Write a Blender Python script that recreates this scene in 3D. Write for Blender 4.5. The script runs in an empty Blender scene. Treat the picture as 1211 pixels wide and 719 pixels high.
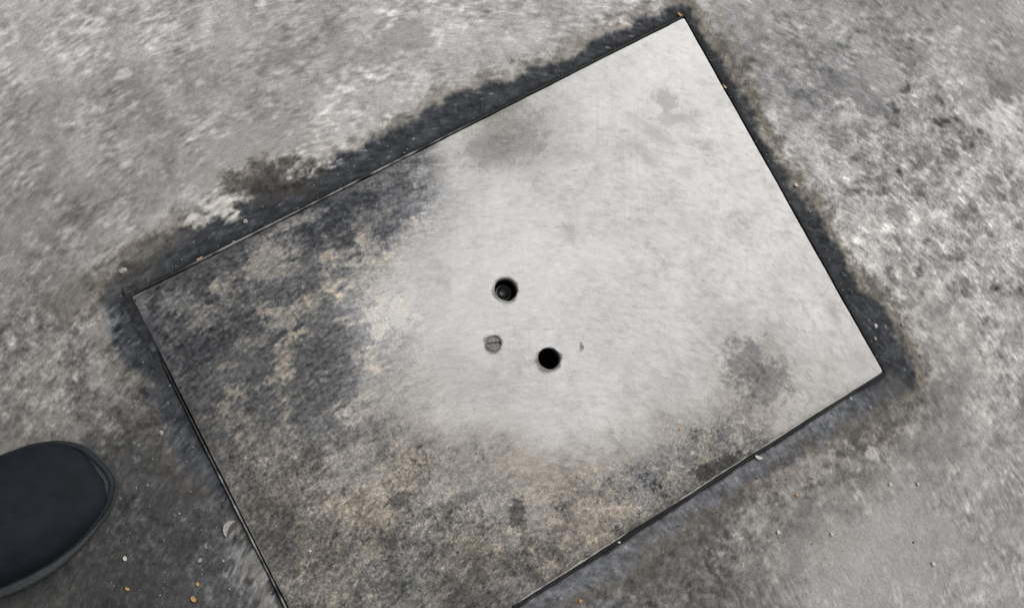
import bpy, math, random
import numpy as np
from mathutils import Matrix, Vector

SC = bpy.context.scene
COL = SC.collection

# ------------------------------------------------------------------ camera
# pinhole fitted to the four edges of the plate (pixel units of the photograph)
PW, PH, F = 1211.0, 719.0, 1200.0
CXY = np.array([PW / 2, PH / 2])
pA, pB, pD = np.array([808., 22.]), np.array([1043., 440.]), np.array([156., 352.])
pC = np.array([405., 844.])


def cross_lines(p, q, r, s):
    x = np.cross(np.cross([*p, 1], [*q, 1]), np.cross([*r, 1], [*s, 1]))
    return x


v1 = cross_lines(pA, pD, pB, pC)
v2 = cross_lines(pA, pB, pD, pC)
hl = np.cross(v1, v2)                                   # horizon line
K = np.array([[F, 0, CXY[0]], [0, F, CXY[1]], [0, 0, 1.]])
n = K.T @ hl
n = n / np.linalg.norm(n)
if n[2] < 0:
    n = -n
e1 = np.array([1., 0, 0]) - n[0] * n
e1 /= np.linalg.norm(e1)
e3 = -n
e2 = np.cross(e3, e1)
RW = np.array([e1, e2, e3])                             # photo-camera axes -> world


def ray(p):
    p = np.atleast_2d(np.asarray(p, float))
    return np.c_[(p - CXY) / F, np.ones(len(p))] @ RW.T


def ground_pt(p, H, z=0.0):
    r = ray(p)
    t = (H - z) / (-r[:, 2])
    return np.c_[r[:, 0] * t, r[:, 1] * t]


a_, d_ = ground_pt([pA, pD], 1.0)
CAM_H = 0.56 / np.linalg.norm(a_ - d_)


def G(p, z=0.0):
    return ground_pt(p, CAM_H, z)


cam_data = bpy.data.cameras.new("camera")
cam_data.sensor_fit = 'HORIZONTAL'
cam_data.sensor_width = 36.0
cam_data.lens = F / PW * 36.0
cam_data.clip_start = 0.01
cam_data.clip_end = 500.0
cam = bpy.data.objects.new("camera", cam_data)
COL.objects.link(cam)
Rc = RW @ np.diag([1., -1., -1.])
M = Matrix([[*Rc[0], 0], [*Rc[1], 0], [*Rc[2], CAM_H], [0, 0, 0, 1]])
cam.matrix_world = M
SC.camera = cam

# ------------------------------------------------------------------ sky, sun, exposure
SUN_AZ, SUN_EL = math.radians(38), math.radians(52)      # azimuth measured from +x towards +y
world = bpy.data.worlds.new("World")
SC.world = world
world.use_nodes = True
wn = world.node_tree
wn.nodes.clear()
w_out = wn.nodes.new('ShaderNodeOutputWorld')
w_bg = wn.nodes.new('ShaderNodeBackground')
w_sky = wn.nodes.new('ShaderNodeTexSky')
w_sky.sky_type = 'NISHITA'
w_sky.sun_disc = False
w_sky.sun_elevation = SUN_EL
w_sky.sun_rotation = math.pi / 2 - SUN_AZ
w_sky.dust_density = 6.0
w_sky.air_density = 1.0
w_hsv = wn.nodes.new('ShaderNodeHueSaturation')          # overcast: nearly colourless sky
w_hsv.inputs['Saturation'].default_value = 0.22
wn.links.new(w_sky.outputs[0], w_hsv.inputs['Color'])
wn.links.new(w_hsv.outputs[0], w_bg.inputs['Color'])
w_bg.inputs['Strength'].default_value = 0.13
wn.links.new(w_bg.outputs[0], w_out.inputs['Surface'])

sun_data = bpy.data.lights.new("sun", 'SUN')
sun_data.energy = 1.3
sun_data.angle = math.radians(35)
sun_data.color = (1.0, 0.965, 0.92)
sun = bpy.data.objects.new("sun", sun_data)
COL.objects.link(sun)
sd = Vector((math.cos(SUN_EL) * math.cos(SUN_AZ), math.cos(SUN_EL) * math.sin(SUN_AZ), math.sin(SUN_EL)))
sun.rotation_euler = sd.to_track_quat('Z', 'Y').to_euler()

SC.view_settings.view_transform = 'Standard'
SC.view_settings.look = 'None'
SC.view_settings.gamma = 1.0
SC.view_settings.use_curve_mapping = False
SC.view_settings.exposure = -0.08

random.seed(7)
RNG = np.random.default_rng(11)

# ------------------------------------------------------------------ noise in numpy
PERM = RNG.permutation(256)
PERM = np.concatenate([PERM, PERM, PERM])
GA = RNG.random(256) * 2 * np.pi
GRX, GRY = np.cos(GA).astype(np.float32), np.sin(GA).astype(np.float32)


def perlin(x, y):
    xi = np.floor(x).astype(np.int64); yi = np.floor(y).astype(np.int64)
    xf = (x - xi).astype(np.float32); yf = (y - yi).astype(np.float32)
    xi &= 255; yi &= 255
    u = xf * xf * xf * (xf * (xf * 6 - 15) + 10)
    v = yf * yf * yf * (yf * (yf * 6 - 15) + 10)
    def g(ix, iy, fx, fy):
        h = PERM[PERM[ix] + iy]
        return GRX[h] * fx + GRY[h] * fy
    a = g(xi, yi, xf, yf); b = g(xi + 1, yi, xf - 1, yf)
    c = g(xi, yi + 1, xf, yf - 1); d = g(xi + 1, yi + 1, xf - 1, yf - 1)
    return 1.5 * ((a + u * (b - a)) + v * ((c + u * (d - c)) - (a + u * (b - a))))


def fbm(x, y, size, octaves=4, gain=0.5, seed=0):
    """size: metres of the largest feature"""
    f = 1.0 / size; amp = 1.0; s = 0; out = 0
    for k in range(octaves):
        out = out + amp * perlin(x * f + 13.7 * (seed + k), y * f - 7.3 * (seed + 2 * k))
        s += amp * amp; amp *= gain; f *= 2.03
    return 2.1 * out / math.sqrt(s)


SWIRL = G([(650, 850)])[0]          # centre of the trowel swirl of the finish


def flow_dir(x, y):
    dx, dy = x - SWIRL[0], y - SWIRL[1]
    r = np.sqrt(dx * dx + dy * dy) + 1e-5
    return -dy / r, dx / r


def streak(x, y, size, length, seed=0, taps=7, octaves=1):
    """noise smeared along the trowel arcs"""
    fx, fy = flow_dir(x, y)
    out = 0
    for k in np.linspace(-.5, .5, taps):
        out = out + fbm(x + fx * k * length, y + fy * k * length, size, octaves, .6, seed)
    return out / (2.1 * math.sqrt(taps))


def sstep(a, b, x):
    t = np.clip((x - a) / (b - a), 0, 1)
    return t * t * (3 - 2 * t)


def field(x, y, pts, sig_px, default, eps=1e-3):
    """smooth interpolation of values given at points of the photograph; pts rows: x, y, values..."""
    pts = np.asarray(pts, float)
    w = G(pts[:, :2])
    sig = sig_px * MPP
    num = [np.full(x.shape, eps * v, np.float32) for v in default]
    den = np.full(x.shape, eps, np.float32)
    for i in range(len(pts)):
        d2 = ((x - w[i, 0]) ** 2 + (y - w[i, 1]) ** 2) / (2 * sig * sig)
        k = np.exp(-np.minimum(d2, 40)).astype(np.float32)
        den += k
        for j in range(len(default)):
            num[j] += k * pts[i, 2 + j]
    return [a / den for a in num]


def blob(x, y, px, py, rx, ry, ang=0.0, soft=.5, warp=0.0):
    """soft-edged spot at a place of the photograph (sizes in photo pixels)"""
    c = G([(px, py)])[0]
    a = math.radians(-ang)
    dx, dy = (x - c[0]) / MPP, (y - c[1]) / MPP
    p = (dx * math.cos(a) + dy * math.sin(a)) / rx
    q = (-dx * math.sin(a) + dy * math.cos(a)) / ry
    r = np.sqrt(p * p + q * q) + warp
    return 1 - sstep(1 - soft, 1 + soft, r)


def rag(b, tex, k=.55):
    """eat into a soft spot with the grain of the surface so that its edge turns ragged"""
    return sstep(.15, .85, b + k * tex * np.sqrt(np.clip(b * (1 - b) * 4, 0, 1)))


def lin(L):
    return (np.clip(L, 3, 250) / 255.0) ** 2.2 * ALB


def to_rgb(L, w):
    return np.stack([lin(L * (1 + .030 * w)), lin(L), lin(L * (1 - .047 * w))], -1)


ALB = 0.92
wA, wB, wD = G([pA, pB, pD])
EU = (wA - wD); LU = np.linalg.norm(EU); EU = EU / LU      # long side, D -> A
EV = (wB - wA); LV = np.linalg.norm(EV); EV = EV / LV      # short side, A -> B
MPP = LU / np.linalg.norm(pA - pD)                         # metres per photo pixel
print('plate', LU, LV, 'angle', math.degrees(math.acos(EU @ EV)), 'cam', CAM_H, 'mpp', MPP)


def uv_to_xy(u, v):
    return wD[0] + EU[0] * u + EV[0] * v, wD[1] + EU[1] * u + EV[1] * v


INV = np.linalg.inv(np.array([EU, EV]).T)


def px_to_uv(p):
    q = (G(p) - wD) @ INV.T
    return q


# ------------------------------------------------------------------ mesh helpers
def mesh_from(name, verts, faces, smooth=True):
    me = bpy.data.meshes.new(name)
    verts = np.asarray(verts, np.float32)
    faces = np.asarray(faces, np.int32)
    k = faces.shape[1]
    me.vertices.add(len(verts)); me.vertices.foreach_set('co', verts.ravel())
    me.loops.add(faces.size); me.loops.foreach_set('vertex_index', faces.ravel())
    me.polygons.add(len(faces))
    me.polygons.foreach_set('loop_start', np.arange(0, faces.size, k, dtype=np.int32))
    me.update(calc_edges=True)
    if smooth:
        me.polygons.foreach_set('use_smooth', np.ones(len(faces), bool))
    me.validate()
    return me


def add_obj(name, me, mat=None, parent=None, **props):
    o = bpy.data.objects.new(name, me)
    COL.objects.link(o)
    if mat is not None:
        me.materials.append(mat)
    if parent is not None:
        o.parent = parent
    for k, v in props.items():
        o[k] = v
    return o


def attr_col(me, name, rgb):
    a = me.attributes.new(name, 'FLOAT_COLOR', 'POINT')
    a.data.foreach_set('color', np.c_[rgb, np.ones(len(rgb))].astype(np.float32).ravel())


def attr_f(me, name, val):
    a = me.attributes.new(name, 'FLOAT', 'POINT')
    a.data.foreach_set('value', np.asarray(val, np.float32).ravel())


def attr_v(me, name, xyz):
    a = me.attributes.new(name, 'FLOAT_VECTOR', 'POINT')
    a.data.foreach_set('vector', np.asarray(xyz, np.float32).ravel())


def flow_coords(x, y):
    dx, dy = x - SWIRL[0], y - SWIRL[1]
    r = np.sqrt(dx * dx + dy * dy)
    th = np.arctan2(dx, dy)
    return np.stack([th * .45, r, np.zeros_like(r)], -1)


# ------------------------------------------------------------------ materials
class Mat:
    def __init__(s, name):
        s.m = bpy.data.materials.new(name)
        s.m.use_nodes = True
        s.nt = s.m.node_tree
        s.b = s.nt.nodes['Principled BSDF']

    def node(s, typ, **kw):
        nd = s.nt.nodes.new(typ)
        for k, v in kw.items():
            if k.startswith('i_'):
                nd.inputs[k[2:].replace('_', ' ')].default_value = v
            else:
                setattr(nd, k, v)
        return nd

    def link(s, a, b):
        s.nt.links.new(a, b)

    def attr(s, name):
        return s.node('ShaderNodeAttribute', attribute_name=name)

    def noise(s, vec, scale, detail=3, rough=.6, lac=2.0):
        nd = s.node('ShaderNodeTexNoise')
        nd.inputs['Scale'].default_value = scale
        nd.inputs['Detail'].default_value = detail
        nd.inputs['Roughness'].default_value = rough
        s.link(vec, nd.inputs['Vector'])
        return nd.outputs['Fac']

    def scale(s, vec, xyz):
        nd = s.node('ShaderNodeVectorMath', operation='MULTIPLY')
        s.link(vec, nd.inputs[0]); nd.inputs[1].default_value = xyz
        return nd.outputs[0]

    def ramp(s, fac, lo, hi, a, b):
        nd = s.node('ShaderNodeMapRange')
        s.link(fac, nd.inputs['Value'])
        for nme, v in (('From Min', lo), ('From Max', hi), ('To Min', a), ('To Max', b)):
            nd.inputs[nme].default_value = v
        return nd.outputs[0]

    def math(s, op, a, b):
        nd = s.node('ShaderNodeMath', operation=op)
        for i, q in enumerate((a, b)):
            if isinstance(q, (int, float)):
                nd.inputs[i].default_value = q
            else:
                s.link(q, nd.inputs[i])
        return nd.outputs[0]

    def vmul(s, col, fac):
        nd = s.node('ShaderNodeVectorMath', operation='SCALE')
        s.link(col, nd.inputs[0])
        s.link(fac, nd.inputs['Scale'])
        return nd.outputs[0]

    def bump(s, h, strength, dist):
        nd = s.node('ShaderNodeBump')
        nd.inputs['Strength'].default_value = strength
        nd.inputs['Distance'].default_value = dist
        s.link(h, nd.inputs['Height'])
        s.link(nd.outputs[0], s.b.inputs['Normal'])
        return nd


def concrete_material():
    m = Mat('concrete')
    col = m.attr('base_tone').outputs['Color']
    con = m.attr('contrast').outputs['Fac']
    fl = m.attr('flow').outputs['Vector']
    geo = m.node('ShaderNodeNewGeometry').outputs['Position']
    st = m.noise(m.scale(fl, (.34, 1, 1)), 560, 4, .7)
    gr = m.noise(m.scale(fl, (.6, 1, 1)), 1150, 2, .6)
    big = m.noise(geo, 3.0, 4, .6)
    f1 = m.ramp(st, .28, .72, -1, 1)
    f2 = m.ramp(gr, .28, .72, -1, 1)
    f = m.math('ADD', m.math('MULTIPLY', f1, .7), m.math('MULTIPLY', f2, .4))
    f = m.math('ADD', m.math('MULTIPLY', f, con), 1.0)
    f = m.math('MULTIPLY', f, m.ramp(big, .3, .7, .94, 1.06))
    m.link(m.vmul(col, f), m.b.inputs['Base Color'])
    m.b.inputs['Roughness'].default_value = .85
    m.b.inputs['Specular IOR Level'].default_value = .3
    m.bump(m.math('ADD', st, m.math('MULTIPLY', gr, .6)), .55, .0012)
    return m.m


def plate_material():
    m = Mat('stained_steel')
    col = m.attr('base_tone').outputs['Color']
    con = m.attr('contrast').outputs['Fac']
    cl = m.attr('clean').outputs['Fac']
    fl = m.attr('flow').outputs['Vector']
    geo = m.node('ShaderNodeNewGeometry').outputs['Position']
    st = m.noise(m.scale(fl, (.42, 1, 1)), 620, 3, .7)
    gr = m.noise(geo, 1100, 3, .65)
    br = m.noise(m.scale(geo, (1, .02, 1)), 480, 2, .6)        # brushing of the sheet
    bz = m.noise(geo, 14, 3, .5)
    f = m.math('ADD', m.math('MULTIPLY', m.ramp(st, .28, .72, -1, 1), .65), m.math('MULTIPLY', m.ramp(gr, .28, .72, -1, 1), .5))
    f = m.math('ADD', m.math('MULTIPLY', f, con), 1.0)
    brm = m.math('MULTIPLY', m.ramp(bz, .48, .62, 0, .055), cl)
    f = m.math('ADD', f, m.math('MULTIPLY', m.ramp(br, .3, .7, -1, 1), brm))
    m.link(m.vmul(col, f), m.b.inputs['Base Color'])
    m.link(m.ramp(cl, 0, 1, 0, .25), m.b.inputs['Metallic'])
    m.link(m.math('ADD', m.ramp(cl, 0, 1, .82, .6), m.math('MULTIPLY', m.ramp(st, .3, .7, -.06, .06), 1.0)), m.b.inputs['Roughness'])
    m.b.inputs['Specular IOR Level'].default_value = .3
    h = m.math('MULTIPLY', m.math('ADD', st, gr), m.ramp(cl, 0, 1, 1.0, .12))
    m.bump(h, .5, .001)
    return m.m


def plain_material(name, rgb, rough, metallic=0.0, vary=.25, scale=400, bump=.0004, spec=.4):
    m = Mat(name)
    geo = m.node('ShaderNodeTexCoord').outputs['Object']
    nz = m.noise(geo, scale, 4, .65)
    c = m.node('ShaderNodeRGB'); c.outputs[0].default_value = (*rgb, 1)
    m.link(m.vmul(c.outputs[0], m.ramp(nz, .3, .7, 1 - vary, 1 + vary)), m.b.inputs['Base Color'])
    m.b.inputs['Roughness'].default_value = rough
    m.b.inputs['Metallic'].default_value = metallic
    m.b.inputs['Specular IOR Level'].default_value = spec
    if bump:
        m.bump(nz, .6, bump)
    return m.m


def attr_material(name, rough, metallic=0.0, spec=.3):
    m = Mat(name)
    col = m.attr('base_tone').outputs['Color']
    geo = m.node('ShaderNodeTexCoord').outputs['Object']
    nz = m.noise(geo, 900, 4, .7)
    m.link(m.vmul(col, m.ramp(nz, .3, .7, .6, 1.4)), m.b.inputs['Base Color'])
    m.b.inputs['Roughness'].default_value = rough
    m.b.inputs['Metallic'].default_value = metallic
    m.b.inputs['Specular IOR Level'].default_value = spec
    m.bump(nz, .6, .0005)
    return m.m


MAT_CONCRETE = concrete_material()
MAT_PLATE = plate_material()
MAT_FRAME = attr_material('worn_frame_steel', .5, .35, .4)
MAT_DIRT = attr_material('packed_dirt', .9)

# ------------------------------------------------------------------ ground sheet
GAP = 0.0011          # open joint between plate and frame lip
LIP = 0.0017          # thickness of the frame lip
OPEN = GAP + LIP - 0.0004
STEP = 0.00115


def axis(lo, hi, L):
    """dense coordinates around the plate, growing outwards; exact lines at the opening"""
    mid = np.linspace(-OPEN, L + OPEN, int((L + 2 * OPEN) / STEP))
    left = np.arange(-OPEN - STEP, lo, -STEP)[::-1]
    right = np.arange(L + OPEN + STEP, hi, STEP)
    out_l, out_r = [left[0]], [right[-1]]
    s = STEP
    while out_l[-1] > -45:
        s *= 1.12
        out_l.append(out_l[-1] - s); out_r.append(out_r[-1] + s)
    return np.concatenate([out_l[1:][::-1], left, mid, right, out_r[1:]]), len(out_l) - 1 + len(left), len(mid)


corners = px_to_uv([(-8, -8), (PW + 8, -8), (PW + 8, PH + 8), (-8, PH + 8)])
lo_u, lo_v = corners.min(0); hi_u, hi_v = corners.max(0)
print('uv range', lo_u, hi_u, lo_v, hi_v)
au, iu0, nu_mid = axis(lo_u, hi_u, LU)
av, iv0, nv_mid = axis(lo_v, hi_v, LV)
UU, VV = np.meshgrid(au, av, indexing='ij')
keep_v = np.ones(UU.shape, bool)
keep_v[iu0 + 1:iu0 + nu_mid - 1, iv0 + 1:iv0 + nv_mid - 1] = False
idx = -np.ones(UU.shape, np.int64)
idx[keep_v] = np.arange(keep_v.sum())
gu, gv = UU[keep_v], VV[keep_v]
gx, gy = uv_to_xy(gu, gv)

# tones of the concrete, with the lower-left shade painted in, as read off the photograph: x, y, grey level, warmth
GROUND_TONES = [
 (30,30,168,.3),(120,40,164,.3),(250,30,152,.3),(330,60,150,.3),(400,40,166,.3),(480,40,172,.4),(560,40,176,.4),(640,20,168,.4),(720,10,178,.4),
 (50,120,147,.3),(150,130,143,.3),(250,120,150,.4),(330,150,156,.7),(420,120,166,.4),(520,90,168,.4),(600,60,172,.4),(680,40,168,.5),
 (40,200,136,.3),(130,220,138,.4),(210,200,146,.4),(300,160,152,.8),(230,240,160,.6),(200,275,150,.6),
 (30,300,124,.5),(100,300,132,.6),(40,400,116,.8),(100,430,126,1.),(20,480,122,1.),(70,495,118,1.2),(60,340,124,.5),(110,470,110,1.),
 (860,20,150,.2),(950,30,142,.2),(1050,40,140,.2),(1150,20,146,.2),(1200,60,152,.2),(900,100,146,.1),(1000,100,138,.1),(1100,120,150,.2),
 (1200,150,160,.4),(950,200,160,.3),(1050,200,156,.3),(1120,230,158,.4),(1190,250,150,.2),(1000,280,162,.6),(1080,290,160,.6),(1150,320,158,.4),
 (1200,400,160,.5),(1080,350,148,.8),(1120,420,142,.8),(1180,480,148,.6),(1100,520,138,.8),(1200,600,146,.5),(1100,600,146,.6),(1050,650,150,.6),
 (1000,700,150,.6),(1180,690,146,.5),(950,620,132,.9),(900,660,122,.9),(850,640,108,1.),(800,690,98,1.),(760,700,92,.8),(1000,600,136,.8),
 (1060,470,112,1.2),(1000,530,112,1.3),(950,545,124,1.6),(900,590,116,1.3),(740,719,92,.3),(690,719,96,-.4),
 (150,560,74,.2),(200,560,72,-.2),(250,600,74,-.4),(200,640,68,-.3),(100,690,66,.2),(180,700,66,.2),(260,690,86,-.2),(300,705,96,0.),  # lower left: shade of the photographer and shoe painted in with the dirt
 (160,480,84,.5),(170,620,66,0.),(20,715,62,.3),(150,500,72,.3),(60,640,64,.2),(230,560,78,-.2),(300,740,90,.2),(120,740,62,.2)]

# dark joint filler along each edge: (position on the edge in photo pixels, width in photo pixels)
BAND = {
 'top': [((120,370),22),((160,350),26),((200,330),30),((245,305),36),((285,285),42),((320,268),46),((360,250),26),((400,229),34),((450,203),37),
         ((500,178),38),((560,148),35),((620,117),29),((680,87),24),((740,56),20),((808,22),11)],
 'right': [((808,22),8),((840,79),9),((870,132),11),((900,186),13),((940,257),19),((970,310),26),((1000,364),33),((1025,408),36),((1043,440),32)],
 'bottom': [((1043,440),32),((1000,467),34),((940,505),30),((880,543),27),((800,594),28),((720,645),30),((640,696),30),((560,746),24)],
 'left': [((156,352),26),((175,389),30),((195,429),28),((215,468),24),((240,518),20),((265,567),16),((290,617),12),((345,719),8)]}


def band_width(edge, s):
    pts = sorted([(px_to_uv([p])[0][0 if edge in ('top', 'bottom') else 1], w * MPP) for p, w in BAND[edge]])
    return np.interp(s, [p[0] for p in pts], [p[1] for p in pts])


def ground_look(u, v, x, y):
    j1 = streak(x, y, .010, .010, 400, 5, 3); j2 = streak(x, y, .010, .010, 430, 5, 3)
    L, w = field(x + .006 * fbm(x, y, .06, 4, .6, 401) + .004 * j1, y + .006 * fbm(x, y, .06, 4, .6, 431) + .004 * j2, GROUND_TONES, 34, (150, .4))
    # relief and mottling of the concrete
    m1 = .5 * fbm(x, y, .045, 4, .6, 3)
    s1 = streak(x, y, .0075, .008, 21, 7, 2)
    s2 = streak(x, y, .0034, .0050, 33, 7, 2)
    pale = sstep(.55, 1.5, fbm(x, y, .02, 3, .6, 50) + .5 * s1)
    tex = .4 * m1 + .35 * s1 + .3 * s2 + .35 * j1
    mid = fbm(x, y, .07, 6, .66, 450)                       # irregular patches of laitance
    clus = .55 + .75 * sstep(-.6, 1.0, fbm(x, y, .05, 3, .6, 460))
    fleck = sstep(1.0, 2.2, streak(x, y, .0042, .006, 470, 5, 2)) * clus
    gi = fbm(x, y, .0046, 3, .75, 480); gi2 = fbm(x, y, .0105, 3, .7, 490)
    grainy = np.zeros_like(x)
    for (px, py, rx, ry, a) in [(790,665,150,70,-30),(200,590,120,150,0),(1010,510,70,50,-30),(160,490,60,50,0),(930,560,80,36,-30),(250,680,120,80,0),(90,420,90,90,0)]:
        grainy = np.maximum(grainy, blob(x, y, px, py, rx, ry, a, .6))
    fr = fbm(x, y, .050, 7, .80, 700)                       # rough, many-scaled mottling
    fr2 = fbm(x, y, .016, 5, .85, 720)
    clus = .15 + 1.35 * sstep(-.9, 1.1, fbm(x, y, .045, 4, .7, 460))
    sa = L * (1 - .8 * grainy) * clus
    lum = L + L * (.055 * mid + .060 * fr + .045 * fr2) + sa * (.070 * s1 + .095 * s2) + 40 * fleck * clus * L / 150 + 20 * pale * L / 150
    lum = lum + grainy * L * (.10 * fr2 + .12 * gi + .10 * gi2)
    lum = lum + grainy * L * .20 * sstep(.9, 1.8, gi2 + .5 * gi)
    w = w * .55
    lum = lum - 3
    # right-hand rough patch with open texture
    rough = np.clip(blob(x, y, 1110, 240, 130, 130, 50, .6) + .6 * blob(x, y, 1040, 150, 180, 130, 40, .7) + .5 * blob(x, y, 1190, 400, 60, 140, 0, .6), 0, 1)
    pit = streak(x, y, .015, .006, 60, 5, 3); pit = sstep(.9, 2.0, pit / pit.std())
    chip = streak(x, y, .0055, .008, 66, 5, 2); chip = sstep(.7, 2.2, chip / chip.std())
    lum = lum + rough * (6 + 36 * chip - 40 * pit + 8 * fr2 + 14 * fr)
    # edge bands; break up the outer edge
    wob = 6 * MPP * fbm(x, y, .085, 4, .55, 9) + 1.2 * MPP * j2
    dist = {'top': -v - OPEN, 'right': u - LU - OPEN, 'bottom': v - LV - OPEN, 'left': -u - OPEN}
    band = np.zeros_like(x); halo = np.zeros_like(x); crease = np.zeros_like(x)
    ou = np.maximum(np.maximum(-u, u - LU) - OPEN, 0); ov = np.maximum(np.maximum(-v, v - LV) - OPEN, 0)
    dd = np.hypot(ou, ov)
    ku, kv = ou / (dd + 1e-6), ov / (dd + 1e-6)
    ku, kv = ku * ku, kv * kv
    eu = np.where(u < LU / 2, band_width('left', v), band_width('right', v))
    ev = np.where(v < LV / 2, band_width('top', u), band_width('bottom', u))
    wd = ku * eu + kv * ev
    soft = MPP * (ku * np.where(u < LU / 2, 16, 10) + kv * np.where(v < LV / 2, 10, 13))
    hk = ku * np.where(u < LU / 2, .4, .8) + kv * np.where(v < LV / 2, .5, .6)
    band = rag(1 - sstep(wd - soft, wd + soft, dd + wob), -.30 * fbm(x, y, .030, 4, .58, 840) - .10 * fr2, .8)
    band = band * (1 - .25 * sstep(.2, 1.6, gi2 + .4 * s1) * sstep(.25, .9, dd / wd))
    halo = rag((1 - sstep(wd * .9, wd + 32 * MPP, dd + 1.6 * wob)), -.25 * tex - .4 * fr2 - .2 * fr, .6) * hk
    crease = 1 - sstep(1.0 * MPP, np.where(kv * (v > LV / 2) > .5, 4.5, 9) * MPP, dd + .3 * wob)
    a0 = px_to_uv([(225, 490)])[0][1]
    crease = crease * (1 - (ku > .5) * (u < LU / 2) * (1 - sstep(a0 - .03, a0 + .02, v)))
    # brown crust left along the broken edge of the concrete, pale broken spots
    for (px, py, rx, ry, a, k) in [(315,212,42,22,-20,1.),(95,350,28,20,-30,.9),(120,335,40,14,-28,.8),(190,285,50,16,-25,.8),(450,165,45,12,-22,.55),(640,90,60,12,-28,.5),
                                   (705,40,40,12,-25,.5),(870,60,12,60,-25,.35),(880,160,14,60,-28,.5),(930,210,22,40,-30,.5),(1060,440,26,40,10,.6),(1040,500,34,22,-20,.6)]:
        halo = np.maximum(halo, k * rag(blob(x, y, px, py, rx * 1.1, ry * 1.1, a, .8, .25 * m1), -tex, .5))
    bite = np.zeros_like(x)
    for (px, py, rx, ry, a) in [(366,190,26,13,-22),(352,205,10,9,0),(262,247,18,12,-20),(285,232,9,8,0),(232,262,14,8,-20)]:
        bite = np.maximum(bite, rag(blob(x, y, px, py, rx * 1.1, ry * 1.1, a, .8, .4 * m1), tex, .9))
    halo *= (1 - bite); band = band * (1 - bite)
    brown = 90 + 16 * fr2 + 6 * s1 + 7 * s2 + 5 * gi + 34 * sstep(.6, 1.7, fbm(x, y, .012, 3, .7, 71)) - 24 * sstep(.5, 1.6, fbm(x, y, .010, 3, .7, 77))
    lum = lum * (1 - .78 * halo) + brown * .78 * halo
    w = w * (1 - halo) + (1.6) * halo
    # bluish black filler, duller and greyer along the lower edges
    low = sstep(-.01, .004, v - LV) * sstep(1.02, .88, u / LU)
    dl = 54 + 4 * fr2 + 46 * low * (1 - crease) + 6 * fbm(x, y, .022, 4, .7, 81) + 7 * s1 + 8 * s2 + 4 * gi + low * 12 * gi2
    sn = streak(x, y, .0026, .0055, 90, 7, 1); sn = sn / sn.std()
    strand = sstep(2.0, 3.2, sn)
    dl = dl + 75 * strand + 10 * sstep(.4, 1.6, fbm(x, y, .03, 4, .7, 95)) + 3.5 * sn
    lum = lum * (1 - .96 * band) + dl * .96 * band
    w = w * (1 - band) + (-1.25 + .7 * low) * band
    lum = lum - (lum - 30) * .75 * crease
    lum = lum + bite * (182 + 16 * s1 + 16 * s2 - lum) * .85
    w = w * (1 - bite) + .6 * bite
    # pale marks: a scuffed tongue of cement by the lower left edge, small scabs
    for (px, py, rx, ry, a, val, k) in [(292,668,13,26,-30,128,.75),(306,690,9,20,-20,118,.6),(240,560,16,26,-35,108,.4),(206,535,10,16,-20,100,.4),(302,702,11,14,0,126,.6),
                                        (1031,537,9,6,20,190,.7),(1190,140,22,12,30,205,.6),(1170,150,14,8,30,200,.5),(110,33,12,7,-20,205,.7),(145,88,9,5,-20,195,.6),
                                        (940,560,40,12,-30,142,.5),(80,640,3,3,0,90,.1),(290,60,30,14,-30,168,.4),(340,20,26,12,10,175,.4),
                                        (120,395,14,18,0,140,.5),(50,440,10,24,-10,140,.4),(125,450,16,22,-20,142,.4)]:
        b = rag(blob(x, y, px, py, rx * 1.15, ry * 1.15, a, .9, .5 * m1), tex, .9)
        lum = lum + k * b * (val + 10 * s1 + 8 * s2 - lum)
    # flat smooth patches of skim cement
    for (px, py, rx, ry, a, val) in [(300,180,60,34,-20,150),(1040,92,24,30,-30,156),(1050,655,90,60,-20,150),(80,345,24,22,0,112)]:
        b = rag(blob(x, y, px, py, rx, ry, a, .9, .3 * m1), -tex, .4)
        lum = lum + .75 * b * (val + 3 * m1 + 2 * s2 - lum)
    # scabs of old tar and mud on the broken concrete edge
    for (px, py, rx, ry, a, val, k) in [(315,211,40,21,-24,76,.9),(335,222,26,14,-20,66,.8),(92,352,26,17,-15,104,.7),(195,287,52,11,-26,84,.7),(150,330,30,14,-30,74,.7),(882,175,9,42,-30,92,.55),
                                        (1052,474,20,26,25,96,.6),(1010,505,30,13,-32,88,.6),(940,535,30,9,-32,84,.6),(870,590,46,10,-32,92,.5),(800,650,60,22,-32,90,.5),(1040,345,10,22,-30,84,.5)]:
        b = rag(blob(x, y, px, py, rx * 1.1, ry * 1.1, a, .8, .3 * m1), -.3 * tex - .3 * fr2, .7)
        lum = lum + k * b * (val + 9 * fr2 + 5 * s1 + 5 * s2 - lum)
        w = w + k * b * (.7 - w)
    # dark pits and broad dark patches at the lower left
    for (px, py, rx, ry, a, val) in [(1127,183,9,8,0,92),(1095,183,7,9,0,105),(1108,205,9,12,30,98),(1188,110,12,12,0,105),(1007,105,20,16,50,118),(1030,120,16,14,0,122),
                                     (1020,155,14,8,40,116),(1140,335,6,5,0,108),(330,70,28,14,-15,124),(990,165,10,14,-30,112),(1170,220,18,14,40,118),(1060,255,10,9,0,108),(480,40,22,18,0,142),
                                     (200,690,60,40,0,62),(190,575,40,30,-30,68)]:
        b = rag(blob(x, y, px, py, rx * 1.1, ry * 1.1, a, .9, .4 * m1), -tex, .8)
        lum = lum + .6 * b * (val + 6 * s1 + 6 * s2 - lum)
    rel = .00022 * m1 + .00010 * s1 + .00006 * s2 - .0004 * rough * pit + .0002 * rough * chip
    deep = kv * np.where(v < LV / 2, .0032, .0008) + ku * np.where(u > LU / 2, .0026, .0009)
    z = rel - deep * band - .0006 * halo
    con = .30 + .22 * rough + .10 * grainy + .05 * band
    return lum, w, z, con


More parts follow.
